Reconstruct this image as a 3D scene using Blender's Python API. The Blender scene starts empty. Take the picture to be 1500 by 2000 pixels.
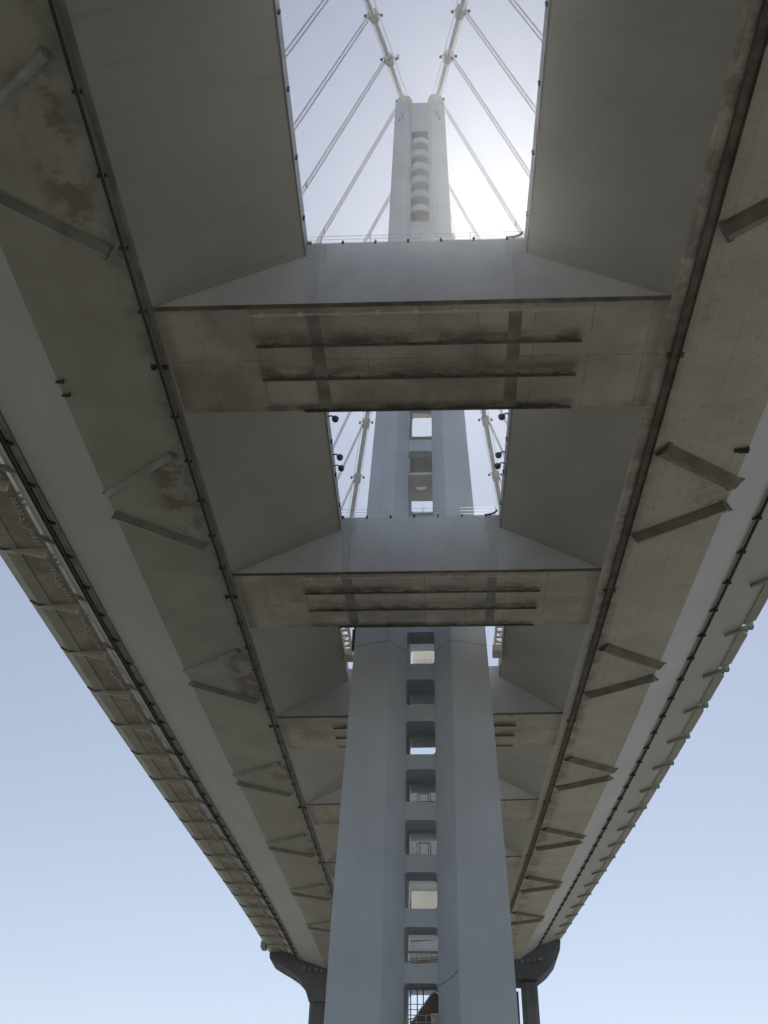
import bpy, math, random
from mathutils import Vector, Matrix
random.seed(7)
sc = bpy.context.scene
C = sc.collection
R_ = math.radians
HAZE = 0.00011
ZC = 3.0                      # eye height above the water, in a boat under the bridge

# ------------------------------------------------------------------ camera
def make_camera():
    f, pitch, roll, yaw, cx = 1853.373, 0.6829646, 0.029949, -0.0744780, 2.0694
    F = Vector((math.sin(yaw)*math.cos(pitch), math.cos(yaw)*math.cos(pitch), math.sin(pitch)))
    R = Vector((math.cos(yaw), -math.sin(yaw), 0)); U = R.cross(F)
    c, s = math.cos(roll), math.sin(roll)
    R, U = c*R + s*U, -s*R + c*U
    cam = bpy.data.cameras.new('camera'); o = bpy.data.objects.new('camera', cam); C.objects.link(o)
    M = Matrix((R, U, -F)).transposed().to_4x4(); M.translation = Vector((cx, 0, ZC))
    o.matrix_world = M
    cam.sensor_fit = 'HORIZONTAL'; cam.sensor_width = 36.0; cam.lens = f/1500*36
    cam.clip_start = 0.1; cam.clip_end = 20000
    sc.camera = o
make_camera()

# ------------------------------------------------------------------ world, sun, exposure
SUN = Vector((0.064, 0.561, 0.826)).normalized()
w = bpy.data.worlds.new('World'); sc.world = w; w.use_nodes = True
nt = w.node_tree; bg = nt.nodes['Background']
sky = nt.nodes.new('ShaderNodeTexSky'); sky.sky_type = 'NISHITA'; sky.sun_disc = False
sky.sun_elevation = math.asin(SUN.z); sky.sun_rotation = math.atan2(SUN.x, SUN.y)
sky.air_density = 1.0; sky.dust_density = .25; sky.ozone_density = 1.8; sky.altitude = 0
hs_ = nt.nodes.new('ShaderNodeHueSaturation'); hs_.inputs['Saturation'].default_value = .60
nt.links.new(sky.outputs[0], hs_.inputs['Color']); nt.links.new(hs_.outputs[0], bg.inputs[0]); bg.inputs[1].default_value = 0.118
sd = bpy.data.lights.new('sun', 'SUN'); sd.energy = 5.0; sd.angle = R_(0.5); sd.color = (1, .93, .82)
so = bpy.data.objects.new('sun', sd); C.objects.link(so)
so.rotation_euler = SUN.to_track_quat('Z', 'Y').to_euler(); so.location = (0, 60, 200)
sc.view_settings.view_transform = 'Standard'; sc.view_settings.look = 'None'
sc.view_settings.exposure = 0.0; sc.view_settings.gamma = 1.0

# ------------------------------------------------------------------ material helper
def new_mat(name):
    m = bpy.data.materials.new(name); m.use_nodes = True
    return m, m.node_tree, m.node_tree.nodes['Principled BSDF']
class NG:
    """tiny helper for building node maths"""
    def __init__(s, nt): s.nt = nt
    def n(s, t, **k):
        x = s.nt.nodes.new(t)
        for a, b in k.items(): setattr(x, a, b)
        return x
    def put(s, sock, v):
        if isinstance(v, (int, float)): sock.default_value = v
        elif isinstance(v, tuple): sock.default_value = v
        else: s.nt.links.new(v, sock)
    def m(s, op, a, b=0.0, c=0.0):
        x = s.n('ShaderNodeMath', operation=op)
        s.put(x.inputs[0], a); s.put(x.inputs[1], b); s.put(x.inputs[2], c)
        return x.outputs[0]
    def xyz(s, world=True):
        if world: o = s.n('ShaderNodeNewGeometry').outputs['Position']
        else: o = s.n('ShaderNodeTexCoord').outputs['Object']
        q = s.n('ShaderNodeSeparateXYZ'); s.nt.links.new(o, q.inputs[0])
        if not world:                # every copy weathers its own way
            oi = s.n('ShaderNodeObjectInfo'); va = s.n('ShaderNodeVectorMath', operation='ADD')
            sc_ = s.n('ShaderNodeVectorMath', operation='SCALE'); s.nt.links.new(oi.outputs['Location'], sc_.inputs[0]); sc_.inputs['Scale'].default_value = 3.7
            s.nt.links.new(o, va.inputs[0]); s.nt.links.new(sc_.outputs[0], va.inputs[1]); o = va.outputs[0]
        return o, q.outputs[0], q.outputs[1], q.outputs[2]
    def noise(s, vec, scale, detail=4, rough=.55, stretch=None):
        if stretch:
            mp = s.n('ShaderNodeMapping'); s.nt.links.new(vec, mp.inputs[0]); mp.inputs['Scale'].default_value = stretch; vec = mp.outputs[0]
        x = s.n('ShaderNodeTexNoise'); s.nt.links.new(vec, x.inputs['Vector'])
        x.inputs['Scale'].default_value = scale; x.inputs['Detail'].default_value = detail; x.inputs['Roughness'].default_value = rough
        return x.outputs['Fac']
    def ramp(s, v, a, b):      # smooth 0..1 between a and b
        x = s.n('ShaderNodeMapRange', interpolation_type='SMOOTHSTEP'); s.put(x.inputs[0], v)
        x.inputs[1].default_value = a; x.inputs[2].default_value = b
        return x.outputs[0]
    def mix(s, fac, a, b):
        x = s.n('ShaderNodeMix', data_type='RGBA'); s.put(x.inputs[0], fac)
        for i, v in ((6, a), (7, b)):
            if isinstance(v, tuple): x.inputs[i].default_value = (*v, 1)
            else: s.nt.links.new(v, x.inputs[i])
        return x.outputs[2]

PAINT = (.50, .49, .44)
DIRT = (.085, .07, .055)
RUST = (.19, .115, .08)
def line_mask(g, v, period, phase, width):
    d = g.m('PINGPONG', g.m('ADD', v, -phase + period*200), period/2)
    return g.m('SUBTRACT', 1.0, g.ramp(d, width*.5, width))
def paint(name, col=PAINT, world=True, mottling=.10, rough=.5, grime=.25, scale=.22, seams=None, extra=None, bump=.02):
    m, nt, b = new_mat(name); g = NG(nt)
    P, X, Y, Z = g.xyz(world)
    n1 = g.noise(P, scale, 5); n2 = g.noise(P, scale*9, 4, .6)
    lo = tuple(c*(1-mottling*1.6) for c in col); hi = tuple(min(1, c*(1+mottling)) for c in col)
    c = g.mix(g.ramp(n1, .3, .7), lo, hi)
    c = g.mix(g.m('MULTIPLY', g.ramp(n2, .5, .8), grime), c, tuple(a*.55 for a in col))
    if seams:
        for ax, per, ph, wd, st in seams:
            v = {'x': X, 'y': Y, 'z': Z}[ax]
            ms = line_mask(g, v, per, ph, wd)
            ms = g.m('MULTIPLY', ms, g.m('MULTIPLY', g.ramp(g.noise(P, .5, 3), .35, .6), st))
            c = g.mix(ms, c, tuple(a*.3 for a in col))
    if extra: c = extra(g, c, P, X, Y, Z)
    nt.links.new(c, b.inputs['Base Color'])
    b.inputs['Roughness'].default_value = rough
    bp = g.n('ShaderNodeBump'); bp.inputs['Strength'].default_value = bump*6; bp.inputs['Distance'].default_value = .03
    nt.links.new(n2, bp.inputs['Height']); nt.links.new(bp.outputs[0], b.inputs['Normal'])
    return m
# dirt that collects round the bracing channels, every 30 m (57.3 m is the first bay centre)
def bay_dist(g, Y): return g.m('PINGPONG', g.m('ADD', Y, 6000-57.3), 15.0)
def stains_left(g, c, P, X, Y, Z):
    nz = g.noise(P, .55, 6, .65)
    sx = g.m('MULTIPLY', g.ramp(X, -20.6, -19.2), g.m('SUBTRACT', 1.0, g.ramp(X, -17.9, -16.9)))
    sy = g.m('SUBTRACT', 1.0, g.ramp(bay_dist(g, Y), 4.2, 6.2))
    k = g.m('MULTIPLY', g.m('MULTIPLY', sx, sy), g.ramp(g.m('ADD', nz, g.m('MULTIPLY', g.noise(P, .13, 2), .6)), .72, .86))
    c = g.mix(g.m('MULTIPLY', k, .6), c, RUST)
    rail = g.m('SUBTRACT', 1.0, g.ramp(g.m('ABSOLUTE', g.m('ADD', X, 17.0)), .25, 1.1))
    c = g.mix(g.m('MULTIPLY', g.m('MULTIPLY', rail, g.ramp(nz, .4, .65)), .35), c, DIRT)
    return c
def stains_right(g, c, P, X, Y, Z):
    nz = g.noise(P, .45, 7, .7); nz2 = g.noise(P, 1.6, 5, .65)
    veins = g.m('SUBTRACT', 1.0, g.ramp(g.m('ABSOLUTE', g.m('ADD', nz, -.5)), .0, .022))
    c = g.mix(g.m('MULTIPLY', g.m('MULTIPLY', veins, g.ramp(nz2, .48, .64)), .36), c, DIRT)
    c = g.mix(g.m('MULTIPLY', g.ramp(nz, .56, .72), .22), c, (.20, .18, .11))
    sx = g.m('MULTIPLY', g.ramp(X, 20.5, 23), g.m('SUBTRACT', 1.0, g.ramp(X, 24.2, 24.6)))
    sy = g.m('SUBTRACT', 1.0, g.ramp(bay_dist(g, Y), 1.0, 3.4))
    c = g.mix(g.m('MULTIPLY', g.m('MULTIPLY', g.m('MULTIPLY', sx, sy), g.ramp(nz2, .4, .7)), .4), c, DIRT)
    rail = g.m('SUBTRACT', 1.0, g.ramp(g.m('ABSOLUTE', g.m('ADD', X, -17.2)), .3, 1.3))
    c = g.mix(g.m('MULTIPLY', g.m('MULTIPLY', rail, g.ramp(nz, .38, .6)), .5), c, DIRT)
    return c
def stains_beam(g, c, P, X, Y, Z):
    # local space of a cross beam: X across the bridge, Y 0..9.56 along it
    nz = g.noise(P, .8, 7, .7, (0.55, 1.3, 1)); nb = g.noise(P, .21, 3)
    inx = g.m('MULTIPLY', g.ramp(X, -10.6, -9.6), g.m('SUBTRACT', 1.0, g.ramp(X, 10.6, 11.4)))
    tot = None
    for y0, up in ((3.30, 1.7), (6.30, 2.0), (9.5, 1.1)):
        d = g.m('SUBTRACT', y0, Y)
        k = g.m('MULTIPLY', g.ramp(d, -.12, .02), g.m('SUBTRACT', 1.0, g.ramp(d, .25, up)))
        tot = k if tot is None else g.m('MAXIMUM', tot, k)
    k = g.m('MULTIPLY', g.m('MULTIPLY', tot, inx), g.ramp(g.m('ADD', nz, g.m('MULTIPLY', nb, .45)), .50, .86))
    c = g.mix(g.m('MULTIPLY', k, .82), c, DIRT)
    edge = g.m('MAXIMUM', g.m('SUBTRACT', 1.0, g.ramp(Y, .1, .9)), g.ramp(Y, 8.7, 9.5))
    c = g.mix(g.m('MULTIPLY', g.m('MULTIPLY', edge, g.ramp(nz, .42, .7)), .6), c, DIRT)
    c = g.mix(g.m('MULTIPLY', g.ramp(nz, .56, .74), .25), c, RUST)
    big = g.ramp(g.noise(P, .16, 4, .6), .42, .66)
    c = g.mix(g.m('MULTIPLY', g.m('MULTIPLY', big, g.m('SUBTRACT', 1.0, g.ramp(X, 3, 13))), .42), c, (.20, .175, .13))
    ends = g.ramp(g.m('ABSOLUTE', X), 15.0, 15.9)  # darker tone towards both ends of the beam
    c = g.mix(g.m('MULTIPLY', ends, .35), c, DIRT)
    return c

def streaks(g, c, P, X, Y, Z):          # drips running down the sloping webs from the deck edge
    n = g.noise(P, 1.0, 5, .6, (.07, 1.1, .07)); k = g.m('MULTIPLY', g.ramp(n, .56, .74), g.ramp(g.noise(P, .09, 3), .4, .6))
    return g.mix(g.m('MULTIPLY', k, .22), c, (.26, .22, .17))
def streaks_z(g, c, P, X, Y, Z):
    n = g.noise(P, 1.0, 5, .6, (1.3, 1.3, .03)); k = g.m('MULTIPLY', g.ramp(n, .52, .74), g.ramp(g.noise(P, .06, 3), .35, .6))
    return g.mix(g.m('MULTIPLY', k, .2), c, (.38, .38, .37))
M_web   = paint('painted steel web', (.59, .585, .545), mottling=.07, grime=.10, scale=.08, seams=[('y', 10.0, 2.4, .05, .14), ('y', 5.0, 4.9, .03, .07)], extra=streaks)
M_outer = paint('painted steel outer web', (.62, .645, .665), mottling=.04, grime=.05, scale=.1)
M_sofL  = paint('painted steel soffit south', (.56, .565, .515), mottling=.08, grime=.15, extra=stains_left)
M_sofLit  = paint('water-lit steel soffit north', (.82, .805, .73), mottling=.06, grime=.12, extra=stains_right,
                seams=[('x', 2.4, 18.9, .04, .35), ('y', 10.0, 7.4, .05, .12)])  # right soffit paler than left: light off the water put into the colour
M_beam  = paint('painted steel beam soffit', (.72, .685, .61), world=False, mottling=.12, grime=.3, extra=stains_beam,
                seams=[('x', 3.6, -13.6, .05, .6), ('y', 9.56, 4.7, .06, .6)])
M_face  = paint('painted steel beam face', (.68, .69, .695), world=False, mottling=.05, grime=.15, scale=.4)
M_tower = paint('painted tower steel', (.63, .67, .72), mottling=.05, grime=.08, scale=.15, seams=[('z', 9.4, 4.8, .05, .07)], extra=streaks_z)
M_link  = paint('painted link steel', (.76, .72, .62), mottling=.05, grime=.1, scale=.5)
M_dark  = paint('dark weathered steel', (.075, .065, .055), mottling=.25, grime=.4, scale=.9, rough=.7)
M_brown = paint('brown traveller rail', (.20, .175, .145), mottling=.25, grime=.4, scale=.9, rough=.65)
M_band  = paint('grey steel strip', (.34, .335, .295), mottling=.2, grime=.4, scale=.6, rough=.6)
M_chan  = paint('painted bracing channel', (.36, .355, .33), mottling=.12, grime=.4, scale=.7)
M_chanR = paint('brown grey bracing channel', (.30, .28, .235), mottling=.15, grime=.5, scale=.7)
M_chanSky = paint('sky-lit bracing channel', (.47, .485, .48), mottling=.12, grime=.4, scale=.7)  # paler copy of the channel paint: sky light on its face painted in
M_white = paint('white painted fittings', (.85, .83, .77), mottling=.08, grime=.3, scale=2.)
M_cable = paint('white cable wrapping', (.46, .48, .51), mottling=.06, grime=.15, scale=.8)
M_rope  = paint('grey galvanised rope', (.48, .49, .51), mottling=.1, grime=.2, scale=2)
M_bike  = paint('walkway green grey steel', (.44, .46, .40), mottling=.08, grime=.2, scale=.4)
M_bikei = paint('walkway brown pan', (.46, .42, .36), mottling=.2, grime=.3, scale=.35)
M_conc  = paint('pier concrete', (.17, .17, .185), mottling=.15, grime=.4, scale=.15, rough=.9, bump=.06,
                seams=[('z', 3.0, 0, .05, .6)])
M_road  = paint('asphalt', (.06, .06, .06), mottling=.2, grime=.3, scale=1, rough=.95)
M_house = paint('brown access housing', (.19, .115, .095), mottling=.15, grime=.3, scale=.8)
def lens_mat():
    m, nt, b = new_mat('lamp glass dark'); b.inputs['Base Color'].default_value = (.07, .075, .085, 1)
    b.inputs['Roughness'].default_value = .15; b.inputs['Coat Weight'].default_value = .4
    return m
M_lens = lens_mat()
def water_mat():
    m, nt, b = new_mat('bay water'); g = NG(nt); P, X, Y, Z = g.xyz()
    n = g.noise(P, .35, 6, .6); n2 = g.noise(P, 1.7, 4, .6)
    c = g.mix(g.ramp(n, .3, .7), (.092, .087, .068), (.122, .113, .088))
    nt.links.new(c, b.inputs['Base Color']); b.inputs['Roughness'].default_value = .25; b.inputs['IOR'].default_value = 1.33
    bp = g.n('ShaderNodeBump'); bp.inputs['Strength'].default_value = .8; bp.inputs['Distance'].default_value = .4
    nt.links.new(g.m('ADD', n, g.m('MULTIPLY', n2, .3)), bp.inputs['Height']); nt.links.new(bp.outputs[0], b.inputs['Normal'])
    return m
M_water = water_mat()

# ------------------------------------------------------------------ mesh helper
class MB:
    def __init__(s): s.v = []; s.f = []; s.smooth = False
    def add(s, vs, fs):
        k = len(s.v); s.v += [tuple(p) for p in vs]; s.f += [tuple(i+k for i in f) for f in fs]; return s
    def box(s, x0, x1, y0, y1, z0, z1):
        vs = [(x, y, z) for x in (x0, x1) for y in (y0, y1) for z in (z0, z1)]
        return s.add(vs, [(0,1,3,2), (4,6,7,5), (0,4,5,1), (2,3,7,6), (0,2,6,4), (1,5,7,3)])
    def hexa(s, b, t):         # bottom 4, top 4 points
        return s.add(list(b)+list(t), [(3,2,1,0), (4,5,6,7), (0,1,5,4), (1,2,6,5), (2,3,7,6), (3,0,4,7)])
    def tube(s, pts, r, n=8, cap=True):
        pts = [Vector(p) for p in pts]; rings = []
        for i, p in enumerate(pts):
            d = (pts[min(i+1, len(pts)-1)] - pts[max(i-1, 0)]).normalized()
            a = d.cross(Vector((0, 0, 1)))
            if a.length < 1e-3: a = d.cross(Vector((1, 0, 0)))
            a.normalize(); b = d.cross(a)
            rr = r[i] if isinstance(r, (list, tuple)) else r
            rings.append([p + rr*(math.cos(2*math.pi*j/n)*a + math.sin(2*math.pi*j/n)*b) for j in range(n)])
        vs = [q for g in rings for q in g]; fs = []
        for i in range(len(pts)-1):
            for j in range(n):
                fs.append((i*n+j, i*n+(j+1)%n, (i+1)*n+(j+1)%n, (i+1)*n+j))
        if cap: fs += [tuple(range(n))[::-1], tuple((len(pts)-1)*n+j for j in range(n))]
        return s.add(vs, fs)
    def ball(s, c, r, n=10, m=7, sz=1.0):
        c = Vector(c); vs = []
        for i in range(m+1):
            t = math.pi*i/m
            for j in range(n):
                a = 2*math.pi*j/n
                vs.append(c + Vector((r*math.sin(t)*math.cos(a), r*math.sin(t)*math.sin(a), r*sz*math.cos(t))))
        fs = [(i*n+j, (i+1)*n+j, (i+1)*n+(j+1)%n, i*n+(j+1)%n) for i in range(m) for j in range(n)]
        return s.add(vs, fs)
    def prism(s, poly, fn, ts):   # sweep closed polygon poly through stations ts by fn(pt,t)
        n = len(poly); vs = [fn(p, t) for t in ts for p in poly]; fs = []
        for i in range(len(ts)-1):
            for j in range(n):
                fs.append((i*n+j, i*n+(j+1)%n, (i+1)*n+(j+1)%n, (i+1)*n+j))
        fs += [tuple(range(n))[::-1], tuple((len(ts)-1)*n+j for j in range(n))]
        return s.add(vs, fs)
    def build(s, name, mat, parent=None, bevel=0, smooth=False):
        me = bpy.data.meshes.new(name)
        L = Vector(parent['_w']) if parent is not None and '_w' in parent else Vector((0, 0, 0))
        me.from_pydata([tuple(Vector(v)-L) for v in s.v], [], s.f); me.update()
        import bmesh
        bm = bmesh.new(); bm.from_mesh(me); bmesh.ops.recalc_face_normals(bm, faces=bm.faces); bm.to_mesh(me); bm.free()

        if mat: me.materials.append(mat)
        if smooth:
            for p in me.polygons: p.use_smooth = True
        o = bpy.data.objects.new(name, me); C.objects.link(o)
        if parent is not None:
            o.parent = parent
            if '_w' in parent: o['_w'] = parent['_w']
        if bevel:
            bv = o.modifiers.new('bevel', 'BEVEL'); bv.width = bevel; bv.segments = 1; bv.limit_method = 'ANGLE'; bv.angle_limit = R_(50)
        return o
def thing(name, label, cat, loc=(0, 0, 0), group=None):
    o = bpy.data.objects.new(name, None); C.objects.link(o); o.location = loc; o['_w'] = tuple(loc)
    o.empty_display_size = 2; o['label'] = label; o['category'] = cat
    if group: o['group'] = group
    return o
def tag(o, label, cat, group=None):
    o['label'] = label; o['category'] = cat
    if group: o['group'] = group
    return o

# ------------------------------------------------------------------ the line of the bridge
def off(Y): t = (Y-60)/100; return .2345*t*t - 1.45776*t - .275*t**3 if Y > -60 else .2345*1.44+1.749+.475
def H(Y, r):
    t = (max(Y, -60)-60)/100
    if t < -.4: t0 = -.4; base = 48.067+2.998*t0+4.2019*t0*t0-1.1969*t0**3; t_ = t; h = base + (t_-t0)*-.6
    else: h = 48.067 + 2.998*t + 4.2019*t*t - 1.1969*t**3
    return ZC + h + r*(-.076 + 1.3838*t)
def pt(x, Y, dz):              # point of a deck: x from the bridge axis, distance Y, height over the soffit line
    return Vector((off(Y)+x, Y, H(Y, 1 if x > 0 else 0)+dz))
Y_A, Y_B = -62.0, 258.0
def wide(Y):                   # the slot between the decks opens out round the tower
    a = min(1, max(0, (Y-70)/9)); b = min(1, max(0, (110-Y)/9)); t = min(a, b)
    return 1.55*t*t*(3-2*t)
def stations(a, b, st=2.5):
    n = max(1, int(round((b-a)/st))); return [a+(b-a)*i/n for i in range(n+1)]
def loft(mb, poly, a=Y_A, b=Y_B, st=2.5):
    return mb.prism(poly, lambda p, t: pt(p[0], t, p[1]), stations(a, b, st))
def slab(x0, z0, x1, z1, th=.06):     # thin plate from (x0,z0) to (x1,z1), thickened to the upper side
    d = Vector((x1-x0, z1-z0)).normalized(); n = Vector((-d.y, d.x))
    if n.y < 0: n = -n
    return [(x0, z0), (x1, z1), (x1+n.x*th, z1+n.y*th), (x0+n.x*th, z0+n.y*th)]

# ------------------------------------------------------------------ setting: water, distant hill
wm = MB(); S = 9000
wm.add([(-S, -S, 0), (S, -S, 0), (S, S, 0), (-S, S, 0)], [(0, 1, 2, 3)])
wo = wm.build('water', M_water); wo['kind'] = 'structure'

# ------------------------------------------------------------------ the two box girders
Hh = 5.73
def girder(side):
    s = side; right = s > 0
    xi = 7.60 if right else 6.67; xk = 16.15; xj = 17.30 if right else 16.83
    x1 = 24.46 if right else 24.22; x2, z2 = (29.29, 3.20) if right else (31.58, 2.33)
    x3, z3 = (33.55, 4.65) if right else (33.41, 3.73)
    base = pt(s*20, 85, 0)
    o = thing('box_girder', 'right-hand steel box girder with pale stained soffit and notched outer edge' if right else
              'left-hand steel box girder with dark soffit and smooth bluish outer face beside the cantilevered path',
              'bridge girder', base, 'twin box girders of the bridge deck')
    def P(*pp): return [(s*x, z) for x, z in pp]
    SL = lambda a, b, c, d, th=.06: [(s*x, z) for x, z in slab(a, b, c, d, th)]
    loft(MB(), SL(xk, 0, x1, 0)).build('soffit', M_sofLit if right else M_sofL, o)
    def wloft(poly):
        return MB().prism(poly, lambda p, t: pt(p[0]+(s*wide(t) if abs(p[0]) < xi+1.5 else 0), t, p[1]), stations(Y_A, Y_B, 2))
    wloft(SL(xi, Hh-1.334, xk-.003, .002)).build('inner_web', M_web, o)
    wloft(P((xi-.02, Hh-1.40), (xi+.1, Hh-1.40), (xi+.1, Hh+.15), (xi-.02, Hh+.15))).build('inner_fascia', M_chan, o)
    loft(MB(), SL(x1+.003, .002, x2, z2)).build('outer_web', M_outer, o)
    loft(MB(), SL(x2+.01, z2+.04, x3, z3)).build('wing', M_outer, o)
    wloft(P((xi+.12, Hh-.1), (x3, Hh-.1), (x3, Hh+.12), (xi+.12, Hh+.12))).build('road_deck', M_road, o)
    loft(MB(), P((x3+.003, z3-.02), (x3+.25, z3+.06), (x3+.25, Hh+.2), (x3+.003, Hh+.2))).build('outer_fascia', M_outer, o)
    # flat strip along the inner knuckle
    k0 = xj-.86 if right else xk+.02
    loft(MB(), P((k0, -.05), (xj-.32, -.05), (xj-.32, -.006), (k0, -.006))).build('knuckle_strip', M_band if not right else M_sofLit, o)
    # traveller rail with clamps every 5 m
    if right:
        rl = loft(MB(), P((xj-.28, -.40), (xj+.12, -.40), (xj+.12, -.004), (xj-.28, -.004))).build('traveller_rail', M_brown, o)
        loft(MB(), P((xj+.125, -.46), (xj+.25, -.46), (xj+.25, -.004), (xj+.125, -.004))).build('rail_flange', M_dark, rl)
    else:
        rl = loft(MB(), P((xj-.10, -.30), (xj+.05, -.30), (xj+.05, -.004), (xj-.10, -.004))).build('traveller_rail', M_dark, o)
        loft(MB(), P((xj-.16, -.22), (xj-.105, -.22), (xj-.105, -.004), (xj-.16, -.004))).build('rail_flange', M_chan, rl)
    Y = 18.4 if right else 18.6
    k = 0
    while Y < 175:
        c = pt(s*xj, Y, 0); m = MB(); L = .46 if k % 6 != 5 else .95; q = .10 if k % 6 != 5 else .2
        m.box(c.x-L*.6, c.x+L*.6, Y-.06, Y+.06, c.z-.14, c.z-.01)
        m.box(c.x-L*.6, c.x-L*.6+.3, Y-q, Y+q, c.z-.2, c.z-.01)
        m.box(c.x+L*.6-.3, c.x+L*.6, Y-q, Y+q, c.z-.2, c.z-.01)
        m.build('rail_clamp', M_brown if right else M_dark, o, bevel=.03)
        Y += 4.78; k += 1
    # bracing channels: a V in every 30 m bay
    for b in range(-1, 6):
        yc = 57.3+30*b
        for sg in (-1, 1):
            if right: A = (18.3, yc+sg*5.6); B = (24.5, yc+sg*1.35)
            else:     A = (17.9, yc+sg*5.9); B = (24.15, yc+sg*1.35)
            pa, pb = Vector((s*A[0], A[1])), Vector((s*B[0], B[1]))
            d = (pb-pa).normalized(); nrm = Vector((-d.y, d.x))
            if nrm.y < 0: nrm = -nrm
            wdt, dep = (.74, .5) if right else (.52, .42)
            if not right and sg < 0: wdt = .30
            m = MB()
            def q(p, e, z):
                v = p+nrm*e; u = pt(v.x, v.y, 0); return (u.x, u.y, u.z+z)
            prof = [(-wdt, -.008), (wdt, -.008), (wdt*.75, -dep*.55), (0, -dep), (-wdt*.8, -dep*.45)]
            vs = [q(pa, e, z) for e, z in prof]+[q(pb, e, z) for e, z in prof]; n = 5
            m.add(vs, [tuple(range(n))[::-1], tuple(range(n, 2*n))]+[(j, (j+1)%n, n+(j+1)%n, n+j) for j in range(n)])
            ch = m.build('bracing_channel', M_chanR if right else (M_chanSky if sg < 0 else M_chan), o)
            for pp_ in (pa, pb):
                b_ = [pp_+nrm*t1+d*t2 for t1, t2 in ((-wdt-.12, -.22), (wdt+.12, -.22), (wdt+.12, .22), (-wdt-.12, .22))]
                b_ = [pt(v.x, v.y, -.05) for v in b_]
                MB().hexa(b_, [v+Vector((0, 0, .044)) for v in b_]).build('end_plate', M_band, ch)
    # utility pipe along the outer knuckle, on clips every 5 m
    pp = [pt(s*(x2-.15), t, z2-.35) for t in stations(Y_A, Y_B, 2.5)]
    pipe = MB().tube(pp, .15, 8).build('utility_pipe', M_dark, o, smooth=True)
    loft(MB(), P((x2-.95, z2-.42), (x2-.38, z2-.30), (x2-.38, z2-.24), (x2-.95, z2-.36))).build('pipe_shelf', M_band, o)
    if not right:
        pp = [pt(s*(x2+.25), t, z2-.20) for t in stations(Y_A, Y_B, 2.5)]
        MB().tube(pp, .11, 8).build('utility_pipe', M_dark, o, smooth=True)
    Y = 31.3+(2.0 if right else 0)
    while Y < 250:
        c = pt(s*(x2-.35), Y, z2-.35)
        MB().box(c.x-.42, c.x+.42, Y-.13, Y+.13, c.z-.22, c.z+.22).build('pipe_clip', M_dark, pipe, bevel=.03)
        Y += 5.13
    # studs along the inner deck edge
    for i in range(int((250+20)/4.2)):
        y = -20+4.2*i; c = pt(s*(xi-.07+wide(y)), y, Hh-.95)
        MB().box(c.x-.09, c.x+.09, y-.06, y+.06, c.z-.1, c.z+.3).build('edge_stud', M_dark, o)
    # road railing on the inner edge
    m = MB()
    for i in range(70):
        y = -60+4.6*i; c = pt(s*(xi+.3+wide(y)), y, Hh+.15); m.box(c.x-.06, c.x+.06, y-.06, y+.06, c.z, c.z+.95)
    for dz in (.4, .9): m.tube([pt(s*(xi+.3+wide(t)), t, Hh+dz) for t in stations(Y_A, Y_B, 4)], .05, 5)
    m.build('road_railing', M_white, o)
    if right:
        # edge panels between the suspender anchors, one per 10 m bay, and the anchors themselves
        for k in range(-6, 17):
            ya = 86.5+10*k
            m = MB(); e = []
            xo = 34.93
            def v(x, y, z): return pt(x, y, z)
            t0, t1 = ya+.95, ya+9.0
            poly = [(x3+.26, t0-.3), (xo-.75, t0-.1), (xo+.1, t0+1.0), (xo+.1, t1-.2), (xo-.9, t1+.3), (x3+.26, t1+.2)]
            b = [v(x, y, 4.55+.24*(x-x3)) for x, y in poly]; tp = [v(x, y, 5.6) for x, y in poly]
            n = len(poly)
            m.add(b+tp, [tuple(range(n))[::-1], tuple(range(n, 2*n))]+[(j, (j+1)%n, n+(j+1)%n, n+j) for j in range(n)])
            m.build('edge_panel', M_bike, o)
            m = MB()
            c0 = pt(32.3, ya+.5, 3.75+.1); 
            b0 = [pt(32.2, ya+.25, 3.9), pt(32.2, ya+.75, 3.9), pt(34.6, ya+.35, 4.55), pt(34.6, ya-.25, 4.55)]
            t0_ = [p+Vector((0, 0, .45)) for p in b0]
            m.hexa(b0, t0_)
            c = pt(34.75, ya, 4.9); m.box(c.x-.3, c.x+.3, c.y-.3, c.y+.3, c.z-.3, c.z+.5)
            m.tube([pt(34.6, ya-.3, 4.4), pt(34.95, ya-.1, 5.3)], .12, 7)
            m.tube([pt(34.4, ya+.35, 4.4), pt(34.85, ya+.25, 5.4)], .10, 7)
            m.build('suspender_anchor', M_chan, o)
    else:
        for k in range(-6, 17):
            ya = 86.5+10*k
            m = MB()
            b0 = [pt(-32.4, ya+.1, 2.92), pt(-32.4, ya+.35, 2.92), pt(-34.1, ya+.3, 3.55), pt(-34.1, ya, 3.55)]
            m.hexa(b0, [p+Vector((0, 0, .5)) for p in b0])
            m.build('suspender_anchor', M_chan, o)
    # end walls
    for ye in (Y_A, Y_B):
        m = MB(); ps = [pt(s*x, ye, z) for x, z in ((xk, 0), (x1, 0), (x2, z2), (x3, z3), (x3, Hh-.1), (xi, Hh-.1), (xi, Hh-1.33))]
        d = Vector((0, .05, 0)); n = 7
        m.add(ps+[p+d for p in ps], [tuple(range(n)), tuple(range(n, 2*n))[::-1]]+[(j, (j+1)%n, n+(j+1)%n, n+j) for j in range(n)])
        m.build('end_wall', M_dark, o)
    return o
girder(-1); girder(1)

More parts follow.
